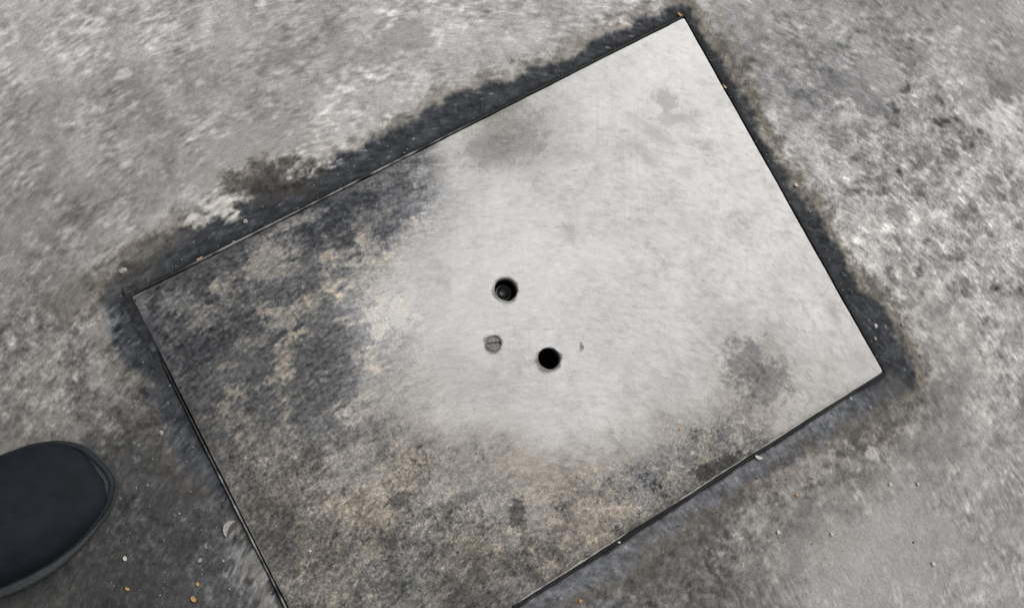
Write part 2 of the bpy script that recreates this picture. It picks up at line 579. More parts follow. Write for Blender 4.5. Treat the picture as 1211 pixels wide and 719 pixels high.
g_lum, g_w, g_z, g_con = ground_look(gu, gv, gx, gy)
far = sstep(.6, 3.0, np.hypot(gx, gy))
g_z = g_z * (1 - far)
f00 = idx[:-1, :-1]; f10 = idx[1:, :-1]; f11 = idx[1:, 1:]; f01 = idx[:-1, 1:]
quads = np.stack([f00, f10, f11, f01], -1).reshape(-1, 4)
cell_in = np.zeros(f00.shape, bool)
cell_in[iu0:iu0 + nu_mid - 1, iv0:iv0 + nv_mid - 1] = True
quads = quads[~cell_in.ravel()]
flip = EU[0] * EV[1] - EU[1] * EV[0] < 0
if flip:
    quads = quads[:, ::-1]
me = mesh_from('ground', np.c_[gx, gy, g_z], quads)
attr_col(me, 'base_tone', to_rgb(g_lum, g_w))
attr_f(me, 'contrast', g_con)
attr_v(me, 'flow', flow_coords(gx, gy))
ground = add_obj('ground', me, MAT_CONCRETE, kind='structure')

# the shallow pit under the cover
pd = .11
cu = [-OPEN - .0004, LU + OPEN + .0004]; cv = [-OPEN - .0004, LV + OPEN + .0004]
pv = [(*uv_to_xy(u, v), z) for z in (-.0075, -pd) for u, v in ((cu[0], cv[0]), (cu[1], cv[0]), (cu[1], cv[1]), (cu[0], cv[1]))]
pf = [(0, 1, 5, 4), (1, 2, 6, 5), (2, 3, 7, 6), (3, 0, 4, 7), (4, 5, 6, 7)]
add_obj('pit', mesh_from('pit', pv, pf, False), plain_material('damp_concrete', (.06, .058, .055), .8), kind='structure')

# ------------------------------------------------------------------ steel cover plate
PT = .0018            # top of the plate above the concrete
TH = .008
HOLES = [((598, 343), 13.2 * MPP), ((649, 424), 12.8 * MPP), ((583, 407), 9.0 * MPP)]
PS = .00088
nu = int(LU / PS); nv = int(LV / PS)
pu = np.linspace(0, LU, nu); pvv = np.linspace(0, LV, nv)
# rounded arris: extra lines close to the rim
pu = np.concatenate([[0, .0003], pu[1:-1], [LU - .0003, LU]])
pvv = np.concatenate([[0, .0003], pvv[1:-1], [LV - .0003, LV]])
PU, PV = np.meshgrid(pu, pvv, indexing='ij')
def worn_outline(u, v):
    a, b = np.minimum(u, LU - u), np.minimum(v, LV - v)
    sgu, sgv = np.where(u < LU / 2, 1, -1), np.where(v < LV / 2, 1, -1)
    Rr = .0024
    p, q = np.clip((Rr - a) / Rr, 0, 1), np.clip((Rr - b) / Rr, 0, 1)
    p2, q2 = p * np.sqrt(1 - q * q / 2), q * np.sqrt(1 - p * p / 2)
    a2 = np.where((p > 0) & (q > 0), Rr * (1 - p2), a); b2 = np.where((p > 0) & (q > 0), Rr * (1 - q2), b)
    a2 = a2 + np.exp(-a / .004) * (.00022 * fbm(v, u * 0 + sgu, .05, 4, .6, 811) + .0001)
    b2 = b2 + np.exp(-b / .004) * (.00022 * fbm(u, v * 0 + sgv, .05, 4, .6, 821) + .0001)
    return np.where(sgu > 0, a2, LU - a2), np.where(sgv > 0, b2, LV - b2)


OU, OV = worn_outline(PU.ravel(), PV.ravel())
px_, py_ = uv_to_xy(OU, OV)

PLATE_TONES = [
 (800,60,224,.25),(760,100,221,.25),(840,150,217,.25),(700,110,212,.3),(650,150,190,.5),(605,165,160,.8),(680,190,207,.35),(750,200,211,.3),(850,220,213,.35),
 (900,280,214,.35),(960,380,210,.35),(1020,430,196,.5),(800,300,213,.3),(700,300,211,.3),(610,270,211,.3),(560,290,213,.2),(520,330,209,.3),(470,350,190,.6),
 (440,400,168,.6),(425,340,150,.7),(530,230,190,.5),(560,190,190,.6),(500,290,186,.5),(540,400,206,.4),(500,440,178,.6),(460,460,152,.7),(560,470,186,.5),
 (640,490,201,.4),(700,480,203,.4),(760,480,196,.5),(820,460,192,.5),(895,435,140,.8),(860,480,148,.8),(930,460,172,.7),(980,450,172,.7),(880,520,128,.9),
 (800,530,136,.9),(740,520,166,.8),(850,550,96,.6),(900,350,210,.35),(800,400,210,.3),(700,400,208,.3),(870,400,196,.5),(980,340,212,.4),(620,220,205,.3),
 (800,180,212,.3),(740,150,216,.3),(520,260,190,.4),(500,240,150,.5),
 (300,520,98,.9),(350,480,102,.8),(400,520,130,.9),(350,560,116,1.1),(450,540,136,1.),(400,600,120,1.3),(470,620,116,1.3),(520,580,126,1.1),(560,540,146,1.),
 (620,560,148,1.2),(600,620,120,1.),(540,660,110,1.),(480,690,104,.9),(400,680,110,1.),(350,690,108,1.1),(420,719,104,1.),(560,705,92,.8),(680,600,138,1.2),
 (720,580,122,1.),(660,650,116,1.),(760,600,108,.9),(630,690,104,.9),(500,760,100,.9),(400,780,100,.9),(320,620,84,.7),(320,570,100,.9),(800,570,112,.9),
 (190,360,74,-.2),(240,340,82,.3),(320,310,112,.8),(290,280,78,-.1),(380,270,66,-.3),(440,250,72,-.1),(480,215,98,.1),(420,220,74,-.2),(350,340,92,.5),
 (330,400,84,.3),(250,400,72,.1),(220,440,72,0.),(280,450,80,.2),(380,420,80,.2),(365,360,104,.7),(260,500,88,.6),(420,290,96,.4),(240,470,74,.2),(300,350,84,.3)]


def plate_look(u, v, x, y):
    j1 = streak(x, y, .008, .006, 600, 5, 3); j2 = streak(x, y, .008, .006, 630, 5, 3)
    jit = .005 * fbm(x, y, .045, 4, .6, 5) + .0035 * j1
    jit2 = .005 * fbm(x, y, .045, 4, .6, 105) + .0035 * j2
    L, w = field(x + jit, y + jit2, PLATE_TONES, 26, (150, .5), 1e-6)
    m1 = .5 * fbm(x, y, .032, 4, .6, 203)
    s1 = streak(x, y, .0065, .007, 221, 7, 2)
    s2 = streak(x, y, .0032, .0045, 233, 7, 2)
    g1 = fbm(x, y, .0042, 2, .7, 240)
    tex = .4 * m1 + .35 * s1 + .3 * s2 + .35 * j1
    dirty = sstep(195, 150, L)
    dark_left = np.clip(blob(x, y, 300, 390, 150, 110, 0, .5) + blob(x, y, 430, 250, 80, 60, -20, .6), 0, 1)
    mud = np.clip(dirty * (1 - dark_left), 0, 1)
    mud = mud * (.28 + .92 * sstep(158, 116, L))
    fr = fbm(x, y, .050, 7, .80, 740); fr2 = fbm(x, y, .020, 6, .86, 760)
    lum = L - 13 * sstep(175, 205, L) + (4.6 * fr + 3.4 * fr2) * (1 - dirty) + 4.0 * s1 + 5.0 * s2
    glow = blob(x, y, 560, 300, 120, 90, 0, .9) + blob(x, y, 660, 480, 110, 60, 0, .9)  # sheen of the clean steel, painted brighter round the holes
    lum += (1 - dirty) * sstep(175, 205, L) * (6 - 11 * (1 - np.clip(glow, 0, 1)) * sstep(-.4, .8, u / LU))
    sn = streak(x, y, .0026, .0050, 780, 7, 1); sn = sn / sn.std()
    nick = sstep(1.7, 3.0, sn) * sstep(-.4, 1.2, fr)
    lum -= 20 * nick * (1 - dirty)
    # faint smears on the clean sheet
    smear = sstep(.5, 2.4, fbm(x, y, .055, 7, .74, 250)) + .5 * sstep(.8, 2.2, streak(x, y, .0045, .010, 255, 7, 3) * 1.6 + .5 * fr)
    lum -= 15 * smear * (1 - dirty)
    # mud: open crust of dark grains and pale grit
    g2 = fbm(x, y, .0034, 2, .8, 244); g3 = fbm(x, y, .010, 4, .75, 246)
    grain = sstep(.45, 1.5, .75 * g1 + .5 * g3 + .25 * m1)
    grit = sstep(.5, 1.6, .7 * fbm(x, y, .0040, 3, .8, 260) + .5 * fbm(x, y, .011, 3, .7, 262) - .2 * m1)
    speck = sstep(1.3, 2.3, fbm(x, y, .0032, 2, .7, 268) + .35 * g3)
    crk = (1 - sstep(.02, .13, np.abs(fbm(x, y, .034, 4, .55, 264)))) * sstep(.2, .9, fbm(x, y, .05, 2, .5, 266))
    lum += mud * (L / 125 * (13 * fr2 + 11 * fr) + 3 * s1 + 4 * s2 + L / 125 * (8 * g1 + 10 * g2 + 6 * g3 - 44 * grain + 38 * grit - 48 * crk - 42 * speck))
    # tarry grime with scoured tan patches
    tan = sstep(.05, 1.7, fbm(x, y, .034, 6, .72, 270) + .15 * s1 + .15 * s2)
    tan = tan * (1 - .65 * np.clip(blob(x, y, 190, 400, 50, 90, 20, .7) + blob(x, y, 330, 270, 150, 26, -27, .7) + .8 * blob(x, y, 470, 220, 50, 30, -27, .7), 0, 1))
    lum = lum + dark_left * ((-9 + 62 * tan) + 5 * fr2 + 4 * s1 + 8 * s2 + 8 * g1 + 8 * g2 + 3 * m1)
    w = w * (.45 + .5 * dirty) + mud * (.4 * fbm(x, y, .075, 3, .6, 830)) + dark_left * (1.1 * tan - .6)
    # single stains: x, y, rx, ry, angle, level, strength
    for (qx, qy, rx, ry, a, val, k) in [
            (605,160,34,26,-25,132,.65),(585,178,24,14,-20,120,.5),(885,428,20,24,20,112,.7),(905,452,24,18,-20,106,.6),(848,551,20,8,-30,58,.85),(860,545,10,8,0,60,.8),
            (785,118,16,9,30,168,.75),(800,140,24,7,-10,170,.7),(765,152,26,7,30,172,.6),(755,178,20,6,40,172,.6),(740,145,18,8,20,196,.5),(985,368,6,11,-20,165,.6),
            (960,325,16,14,0,196,.5),(470,240,26,20,-30,70,.4),(488,205,10,14,0,80,.4),(400,250,30,22,-20,62,.5),(612,605,8,13,10,74,.75),(626,630,7,9,20,96,.5),
            (655,638,5,9,10,78,.6),(470,593,10,6,-15,70,.7),(455,636,12,8,20,72,.6),(465,643,6,6,0,60,.6),(560,680,24,14,-20,78,.5),(590,665,14,10,0,80,.4),(540,712,30,10,-20,70,.5),
            (545,590,14,8,-25,96,.4),(380,480,26,40,10,78,.4),(450,330,30,34,-20,200,.35),(470,375,12,16,-20,214,.6),(445,385,7,14,10,214,.6),(455,365,22,10,-30,206,.5),
            (320,308,24,18,-30,148,.6),(336,378,13,13,0,150,.65),(222,365,22,10,30,132,.5),(245,375,18,12,0,124,.45),(300,404,14,8,-20,130,.5),(360,360,16,10,-10,142,.5),(165,366,6,14,-10,118,.7),
            (177,406,6,6,30,118,.6),(192,432,6,6,30,112,.5),(270,440,30,14,-30,118,.4),(345,415,12,9,-10,122,.4),(430,265,16,12,-20,134,.5),(455,255,9,18,10,130,.5),(440,215,18,7,-20,130,.45),
            (400,230,12,6,-20,120,.4),(352,262,26,5,-24,146,.7),(500,205,16,5,-25,176,.4),(465,300,40,20,-20,168,.3),(255,338,7,4,-45,160,.7),
            (330,640,14,30,-28,72,.5),(300,575,16,20,-30,80,.4),(420,560,24,14,-20,142,.3),(640,610,16,30,-10,156,.4),(620,545,20,30,0,160,.35),(700,560,34,10,-20,150,.3),
            (688,410,2.2,3.2,0,110,.8),(610,395,4,3,0,176,.5),(572,420,10,6,-10,198,.4),(790,545,24,10,-25,112,.4),(800,470,20,12,0,176,.3),(525,425,8,5,0,178,.4),(1000,440,30,10,-30,182,.4)]:
        b = rag(blob(x, y, qx, qy, rx * 1.2, ry * 1.2, a, .95, .25 * m1), (.3 * tex + .4 * fr2) * (1 if val > 120 else -1), .9)
        lum = lum + k * b * (val + (5 * s1 + 6 * s2) * (.3 + dirty) + dirty * (8 * g1 + 8 * g2) - lum)
        w = w + k * b * (.7 if val > 100 else -.3) * dark_left
    w = w + dirty * np.clip((lum - L) * .012, -1.0, .7)
    # soft dark ring round each hole
    for (p, r) in HOLES:
        c = G([p])[0]
        d = np.hypot(x - c[0], y - c[1] + (.0010 if p[0] > 640 else 0)) / MPP - r / MPP
        halo = (1 - sstep(0, 3.6, d + 1.2 * s1)) * (.6 if r > .008 else .55)
        lum = lum - halo * (lum - 70)
    # dirt packed along the rim
    rim = np.minimum(np.minimum(u, LU - u), np.minimum(v, LV - v))
    rd = (1 - sstep(.0005, .006, rim + .002 * m1)) * dirty
    lum = lum - .35 * rd * (lum - 60)
    clean = np.clip(1 - sstep(205, 150, lum), 0, 1)
    worn = (1 - sstep(.0006, .0016, rim + .0005 * s1)) * sstep(.35, .8, .5 + .5 * fbm(x, y, .05, 3, .6, 300))
    worn = worn * np.where(rim == LV - v, 1.0, .4)
    lum = lum + worn * (190 - lum) * .75
    lum = lum * (1 - .055 * sstep(170, 215, lum))
    z = (.00016 * m1 - .00045 * grain + .0002 * grit) * mud + dark_left * .00028 * (tan - .3) + .0001 * s1 * dirty
    z = z + .00015 * fbm(x, y, .25, 2, .5, 310)
    con = .11 + .50 * mud + .42 * dark_left
    return lum, w, z, con, clean, rim


p_lum, p_w, p_z, p_con, p_clean, rim = plate_look(PU.ravel(), PV.ravel(), px_, py_)
p_z = PT + p_z * sstep(0, .003, rim) - .0005 * (1 - np.clip(rim / .0004, 0, 1))
NU, NV = PU.shape
ids = np.arange(NU * NV).reshape(NU, NV)
cells = np.ones((NU - 1, NV - 1), bool)
verts = [np.c_[px_, py_, p_z]]
extra_faces = []
ex_attr = []       # indices to copy look from
nbase = NU * NV
hole_info = []
for (p, r) in HOLES:
    c_uv = px_to_uv([p])[0]
    m = int(r / PS) + 3
    ci = int(np.argmin(abs(pu - c_uv[0]))); cj = int(np.argmin(abs(pvv - c_uv[1])))
    i0, i1, j0, j1 = ci - m, ci + m, cj - m, cj + m
    cells[i0:i1, j0:j1] = False
    loop = [(i, j0) for i in range(i0, i1)] + [(i1, j) for j in range(j0, j1)] + [(i, j1) for i in range(i1, i0, -1)] + [(i0, j) for j in range(j1, j0, -1)]
    loop_ids = np.array([ids[a, b] for a, b in loop])
    base = verts[0][loop_ids]
    cxy = G([p])[0]
    hole_info.append((cxy, r))
    ang = np.arctan2(base[:, 1] - cxy[1], base[:, 0] - cxy[0])
    rr_ = r * (1 + .025 * np.sin(2 * ang + r * 900) + .012 * np.sin(5 * ang + 2))
    circ = np.c_[cxy[0] + rr_ * np.cos(ang), cxy[1] + rr_ * np.sin(ang)]
    rings = [loop_ids]
    prof = [(t, 0.0) for t in (.25, .5, .75, .92)] + [(1.0, -.0004), (1.03, -.0012), (1.03, -.004), (1.03, -TH)]
    for t, dz in prof:
        if t <= 1:
            xy = base[:, :2] * (1 - t) + circ * t
        else:
            xy = cxy + (circ - cxy) * (2 - t)
        k = sum(len(a) for a in verts)
        verts.append(np.c_[xy, np.full(len(xy), PT + dz) + (0 if dz else (base[:, 2] - PT) * (1 - t))])
        rings.append(np.arange(k, k + len(xy)))
    for a, b in zip(rings[:-1], rings[1:]):
        a2, b2 = np.roll(a, -1), np.roll(b, -1)
        extra_faces.append(np.stack([a, a2, b2, b], -1))
V = np.concatenate(verts)
q = np.stack([ids[:-1, :-1], ids[1:, :-1], ids[1:, 1:], ids[:-1, 1:]], -1).reshape(-1, 4)[cells.ravel()]
faces = np.concatenate([q] + extra_faces)
# skirt of the plate
ring = np.concatenate([ids[:, 0], ids[-1, 1:], ids[-2::-1, -1], ids[0, -2:0:-1]])
k = len(V)
sk = V[ring].copy(); sk[:, 2] = PT - TH
V = np.concatenate([V, sk])
low = np.arange(k, k + len(ring))
faces = np.concatenate([faces, np.stack([ring, low, np.roll(low, -1), np.roll(ring, -1)], -1)])
if flip:
    faces = faces[:, ::-1]
# drop unused grid vertices under the holes
used = np.unique(faces)
remap = -np.ones(len(V), np.int64); remap[used] = np.arange(len(used))
faces = remap[faces]
ex = V[nbase:]
# look of the extra vertices
iu = (ex[:, :2] - wD) @ INV.T
e_l, e_w, e_z, e_c, e_cl, _ = plate_look(iu[:, 0], iu[:, 1], ex[:, 0], ex[:, 1])
deep = ex[:, 2] < PT - .002
e_l = np.where(deep, 95, e_l)
allL = np.concatenate([p_lum, e_l])[used]; allw = np.concatenate([p_w, e_w])[used]
cover = bpy.data.objects.new('access_cover', None)
COL.objects.link(cover)
cover.location = (*uv_to_xy(LU / 2, LV / 2), 0)
cover['label'] = 'large rectangular steel cover plate with two dark holes and mud stains at lower left'
cover['category'] = 'access cover'
bpy.context.view_layer.update()
CINV = cover.matrix_world.inverted()


def under(o, parent):
    o.parent = parent
    o.matrix_parent_inverse = Matrix.Translation(-parent.location)
    return o


me = mesh_from('plate', V[used], faces)
attr_col(me, 'base_tone', to_rgb(allL, allw))
attr_f(me, 'contrast', np.concatenate([p_con, e_c])[used])
attr_f(me, 'clean', np.concatenate([p_clean, e_cl])[used])
fx = np.concatenate([np.c_[px_, py_], ex[:, :2]])[used]
attr_v(me, 'flow', flow_coords(fx[:, 0], fx[:, 1]))
under(add_obj('plate', me, MAT_PLATE), cover)


def lathe(profile, c, seg=32, zs=1.0):
    vs, fs = [], []
    for r, z in profile:
        for k in range(seg):
            a = 2 * math.pi * k / seg
            vs.append((c[0] + r * math.cos(a), c[1] + r * math.sin(a), z))
    for i in range(len(profile) - 1):
        for k in range(seg):
            fs.append((i * seg + k, i * seg + (k + 1) % seg, (i + 1) * seg + (k + 1) % seg, (i + 1) * seg + k))
    return vs, fs


# the bolt end seen inside the upper hole: domed head with a slot
(c1, r1), (c2, r2), (c3, r3) = hole_info
MAT_BOLT = plain_material('oily_bolt_steel', (.010, .010, .011), .22, .1, .5, 900, .0003, .5)
vs, fs = lathe([(r1 * .86, -.026), (r1 * .86, -.0150), (r1 * .80, -.0140), (r1 * .62, -.0132), (r1 * .55, -.0142), (r1 * .02, -.0145)], c1)
under(add_obj('lifting_bolt', mesh_from('lifting_bolt', vs, fs), MAT_BOLT), cover)
# small slotted screw filling the third hole
MAT_SCREW = plain_material('scratched_screw_steel', (.15, .145, .14), .3, .7, .9, 1300, .0012, .5)


def slotted_screw(c, r, ztop, ang):
    vs, fs = [], []
    N = 26
    ca, sa = math.cos(ang), math.sin(ang)
    g = {}
    for i in range(N + 1):
        for j in range(N + 1):
            a, b = 2 * i / N - 1, 2 * j / N - 1
            # square to disc
            X = a * math.sqrt(1 - b * b / 2); Y = b * math.sqrt(1 - a * a / 2)
            rr = math.hypot(X, Y)
            z = ztop - .0005 * rr ** 4 - (.0016 if abs(b) < .2 and rr < .97 else 0)
            z += .00012 * math.sin(9 * X + 3) * math.cos(7 * Y)
            g[i, j] = len(vs)
            vs.append((c[0] + r * (X * ca - Y * sa), c[1] + r * (X * sa + Y * ca), z))
    for i in range(N):
        for j in range(N):
            fs.append((g[i, j], g[i + 1, j], g[i + 1, j + 1], g[i, j + 1]))
    return mesh_from('screw', vs, fs)


under(add_obj('screw', slotted_screw(c3, r3 * .95, PT - .0006, math.radians(10)), MAT_SCREW), cover)

# ------------------------------------------------------------------ frame lips round the plate
frame = bpy.data.objects.new('cover_frame', None)
COL.objects.link(frame)
frame.location = (*uv_to_xy(0, 0), 0)
frame['label'] = 'thin worn steel angle frame lining the dark joint around the cover plate'
frame['category'] = 'frame'
bpy.context.view_layer.update()


BURY_V = px_to_uv([(225, 490)])[0][1]


def frame_bar(edge):
    Le = LU if edge in ('top', 'bottom') else LV
    N = 260
    s = np.linspace(-GAP - LIP if edge in ('top', 'bottom') else -GAP + .00005, Le + (GAP + LIP if edge in ('top', 'bottom') else GAP - .00005), N)
    top = {'top': .0010, 'left': .0009, 'right': -.0016, 'bottom': -.0012}[edge]
    sec = [(GAP, -.007), (GAP, top - .0004), (GAP + .0004, top), (GAP + LIP - .0005, top), (GAP + LIP, top - .0005), (GAP + LIP, -.007)]
    vs = []
    for k in range(N):
        wob = .00035 * math.sin(s[k] * 60 + len(edge)) * math.sin(s[k] * 23)
        for d, z in sec:
            zz = z + (wob if z > -.006 else 0)
            if edge == 'left' and z > -.006:
                zz -= .0022 * float(1 - sstep(BURY_V - .10, BURY_V + .05, np.array(s[k])))
            if edge == 'top': u, v = s[k], -d
            elif edge == 'bottom': u, v = s[k], LV + d
            elif edge == 'left': u, v = -d, s[k]
            else: u, v = LU + d, s[k]
            vs.append((*uv_to_xy(u, v), zz))
    vs = np.array(vs)
    n_ = len(sec)
    fs = [(k * n_ + i, k * n_ + i + 1, (k + 1) * n_ + i + 1, (k + 1) * n_ + i) for k in range(N - 1) for i in range(n_ - 1)]
    me = mesh_from('frame_bar', vs, fs, False)
    x, y = vs[:, 0], vs[:, 1]
    sh = np.repeat(s, n_)
    # where the lip is rubbed bright
    if edge == 'top':
        a0, a1 = px_to_uv([(225, 312)])[0][0], px_to_uv([(540, 158)])[0][0]
        pol = sstep(a0 - .03, a0 + .03, sh) * (1 - sstep(a1 - .05, a1 + .05, sh))
    elif edge == 'left':
        a0 = px_to_uv([(235, 510)])[0][1]
        pol = sstep(a0 - .02, a0 + .06, sh) * .95
    elif edge == 'bottom':
        pol = np.full(len(vs), .08)
    else:
        pol = np.full(len(vs), .1)
    pol = pol * np.clip(.75 + .5 * fbm(x, y, .02, 3, .6, 410), 0, 1)
    lum = 42 + 100 * pol + 8 * fbm(x, y, .004, 2, .6, 420)
    attr_col(me, 'base_tone', to_rgb(lum, 0 * lum))
    return under(add_obj('frame_bar', me, MAT_FRAME), frame)


for e in ('top', 'bottom', 'left', 'right'):
    frame_bar(e)

# dirt packed into the joint; it buries plate rim and lip at the upper left
def joint_dirt():
    vs, fs, lumv = [], [], []
    loops = []
    N = 900
    per = 2 * (LU + LV)
    for edge in ('top', 'right', 'bottom', 'left'):
        Le = LU if edge in ('top', 'bottom') else LV
        M_ = int(Le / .0012)
        s = np.linspace(-.004, Le + .004, M_)
        cols = 9
        base = len(vs)
        for k in range(M_):
            if edge == 'left':
                a0 = px_to_uv([(225, 490)])[0][1]
                bury = float(1 - sstep(a0 - .10, a0 + .012, np.array(s[k])))
            elif edge == 'top':
                a0 = px_to_uv([(185, 337)])[0][0]
                bury = float(1 - sstep(a0 - .03, a0 + .01, np.array(s[k])))
            else:
                bury = 0.0
            for c in range(cols):
                t = c / (cols - 1)
                if bury > .02:
                    d = -.0035 * bury + t * (GAP + LIP + .0125 * bury)
                    d = d if bury > .12 else t * GAP
                else:
                    d = t * GAP
                if edge == 'top': u, v = s[k], -d
                elif edge == 'bottom': u, v = s[k], LV + d
                elif edge == 'left': u, v = -d, s[k]
                else: u, v = LU + d, s[k]
                x, y = uv_to_xy(u, v)
                hump = math.sin(math.pi * t)
                hi = float(np.interp(t, [0, .2, .42, .62, 1], [.0012, .0020, .0019, .0010, -.0016])) if bury > .12 else -.0030
                z = (-.0030) * (1 - bury) + hi * bury
                vs.append((x, y, z)); lumv.append(d)
        for k in range(M_ - 1):
            for c in range(cols - 1):
                a = base + k * cols + c
                fs.append((a, a + 1, a + cols + 1, a + cols))
    vs = np.array(vs)
    nz = fbm(vs[:, 0], vs[:, 1], .006, 3, .65, 500)
    vs[:, 2] += .0002 * nz
    me = mesh_from('joint_dirt', vs, np.array(fs)[:, ::-1])
    lum = 54 + 8 * nz + 9 * streak(vs[:, 0], vs[:, 1], .004, .005, 510, 5, 1) + 46 * sstep(.7, 1.6, fbm(vs[:, 0], vs[:, 1], .016, 4, .65, 520))
    dj = np.array(lumv)
    lum = lum - (lum - 24) * .8 * np.exp(-((dj - .0010) / .0011) ** 2)
    attr_col(me, 'base_tone', to_rgb(lum, -.8 + 0 * lum))
    add_obj('joint_dirt', me, MAT_DIRT, kind='stuff', label='black dirt packed into the joint around the cover plate', category='dirt')


joint_dirt()

# ------------------------------------------------------------------ shoe
shoe = bpy.data.objects.new('shoe', None)
COL.objects.link(shoe)
toe = G([(141, 566)])[0]
aft = G([(-40, 652)])[0]
ax = (toe - aft) / np.linalg.norm(toe - aft)
SHL = .285
heel = toe - ax * SHL
shoe.location = (heel[0], heel[1], 0)
shoe.rotation_euler = (0, 0, math.atan2(ax[1], ax[0]))
shoe['label'] = 'toe of a dark navy black shoe standing at the left of the cover plate'
shoe['category'] = 'shoe'


def side_w(x, pts):
    return np.interp(x, [p[0] for p in pts], [p[1] for p in pts])


# half widths of the footprint (x from heel 0 to toe), left = +y
W_L = [(0, 0), (.006, .016), (.02, .027), (.05, .033), (.10, .034), (.15, .041), (.19, .050), (.215, .053), (.24, .051), (.258, .045), (.270, .037), (.278, .027), (.283, .014), (.285, 0)]
W_R = [(0, 0), (.006, .016), (.02, .027), (.05, .032), (.10, .032), (.15, .033), (.18, .037), (.20, .038), (.22, .037), (.24, .033), (.258, .026), (.270, .020), (.278, .014), (.283, .007), (.285, 0)]
H_T = [(0, .055), (.02, .075), (.06, .078), (.10, .074), (.14, .068), (.18, .060), (.21, .053), (.24, .044), (.26, .037), (.275, .029), (.285, .019)]


def smooth_curve(pts, n=400):
    xs = np.linspace(0, SHL, n)
    y = side_w(xs, pts)
    k = 15
    ypad = np.pad(y, k // 2, mode='edge')
    ys = np.convolve(ypad, np.ones(k) / k, 'valid')
    ys[0] = y[0]; ys[-1] = y[-1]
    return xs, ys


CL, CR, CT = smooth_curve(W_L), smooth_curve(W_R), smooth_curve(H_T)


def stations(n):
    return SHL * (1 - np.cos(np.linspace(0, math.pi, n))) / 2


def shoe_upper():
    vs, fs = [], []
    st = stations(90); M_ = 40
    for x in st:
        wl = np.interp(x, *CL); wr = np.interp(x, *CR); ht = np.interp(x, *CT)
        zb = .013
        for j in range(M_ + 1):
            a = math.pi * j / M_
            ca, sa = math.cos(a), math.sin(a)
            yy = (wl if ca > 0 else wr) * abs(ca) ** .72 * (1 if ca > 0 else -1) * 1.012
            zz = zb + (ht - zb) * sa ** .62
            # fabric gives: shallow flex creases behind the toe box
            zz += .0009 * math.sin((x - .165) * 330) * math.exp(-((x - .185) / .022) ** 2) * sa
            vs.append((x, yy, zz))
    for i in range(len(st) - 1):
        for j in range(M_):
            a = i * (M_ + 1) + j
            fs.append((a, a + M_ + 1, a + M_ + 2, a + 1))
    return mesh_from('upper', vs, fs)


def shoe_ring(zprof, name):
    """solid band round the footprint; zprof: list of (offset outwards, z)"""
    out = []
    st = stations(80)
    L_ = [(x, np.interp(x, *CL)) for x in st]
    R_ = [(x, -np.interp(x, *CR)) for x in st[::-1][1:-1]]
    loop = np.array(L_ + R_)
    t = np.roll(loop, -2, 0) - np.roll(loop, 2, 0)
    t /= np.linalg.norm(t, axis=1)[:, None] + 1e-9
    nrm = np.c_[-t[:, 1], t[:, 0]]
    vs, fs = [], []
    n_ = len(loop)
    for d, z in zprof:
        for p, q in zip(loop, nrm):
            toe_spring = .010 * max(0, (p[0] - .225) / .06) ** 2
            side = .0065 * math.exp(-((p[0] - .19) / .055) ** 2) * min(1, max(0, -p[1] / .02)) * (1 if d > 0 and name == 'sole' else 0)
            dd_ = d + side
            vs.append((p[0] + q[0] * dd_, p[1] + q[1] * dd_, z + toe_spring * (.8 if z < .02 else 1)))
    for i in range(len(zprof) - 1):
        for k in range(n_):
            fs.append((i * n_ + k, i * n_ + (k + 1) % n_, (i + 1) * n_ + (k + 1) % n_, (i + 1) * n_ + k))
    me = mesh_from(name, vs, fs)
    return me


def fabric_material():
    m = Mat('navy_knit_fabric')
    geo = m.node('ShaderNodeTexCoord').outputs['Object']
    wv = m.node('ShaderNodeTexWave', wave_type='BANDS', bands_direction='DIAGONAL')
    wv.inputs['Scale'].default_value = 260
    wv.inputs['Distortion'].default_value = 1.0
    m.link(geo, wv.inputs['Vector'])
    nz = m.noise(geo, 60, 4, .6)
    dust = m.noise(geo, 900, 3, .7)
    c = m.node('ShaderNodeRGB'); c.outputs[0].default_value = (.0082, .0102, .0138, 1)
    f = m.math('MULTIPLY', m.ramp(nz, .3, .7, .8, 1.25), m.ramp(dust, .55, .8, 1.0, 2.0))
    m.link(m.vmul(c.outputs[0], f), m.b.inputs['Base Color'])
    m.b.inputs['Roughness'].default_value = .75
    m.b.inputs['Specular IOR Level'].default_value = .12
    m.bump(m.math('ADD', m.math('MULTIPLY', wv.outputs['Fac'], .25), dust), .3, .0005)
    return m.m


MAT_FABRIC = fabric_material()
MAT_SOLE = plain_material('dusty_black_rubber', (.042, .048, .052), .7, 0, .35, 500, .0005, .35)
MAT_TRIM = plain_material('navy_trim', (.011, .013, .016), .7, 0, .3, 600, .0004, .3)
add_obj('upper', shoe_upper(), MAT_FABRIC, shoe)
sole = add_obj('sole', shoe_ring([(-.05 * 0 - .03, .0012), (-.004, .0002), (.0005, .0014), (.0018, .006), (.0018, .015), (.0012, .0185), (-.001, .0195), (-.006, .0185)], 'sole'), MAT_SOLE, shoe)
add_obj('welt', shoe_ring([(.0010, .0172), (.0020, .0180), (.0018, .0198), (.0006, .0206), (-.0015, .0200)], 'welt'), MAT_TRIM, sole)


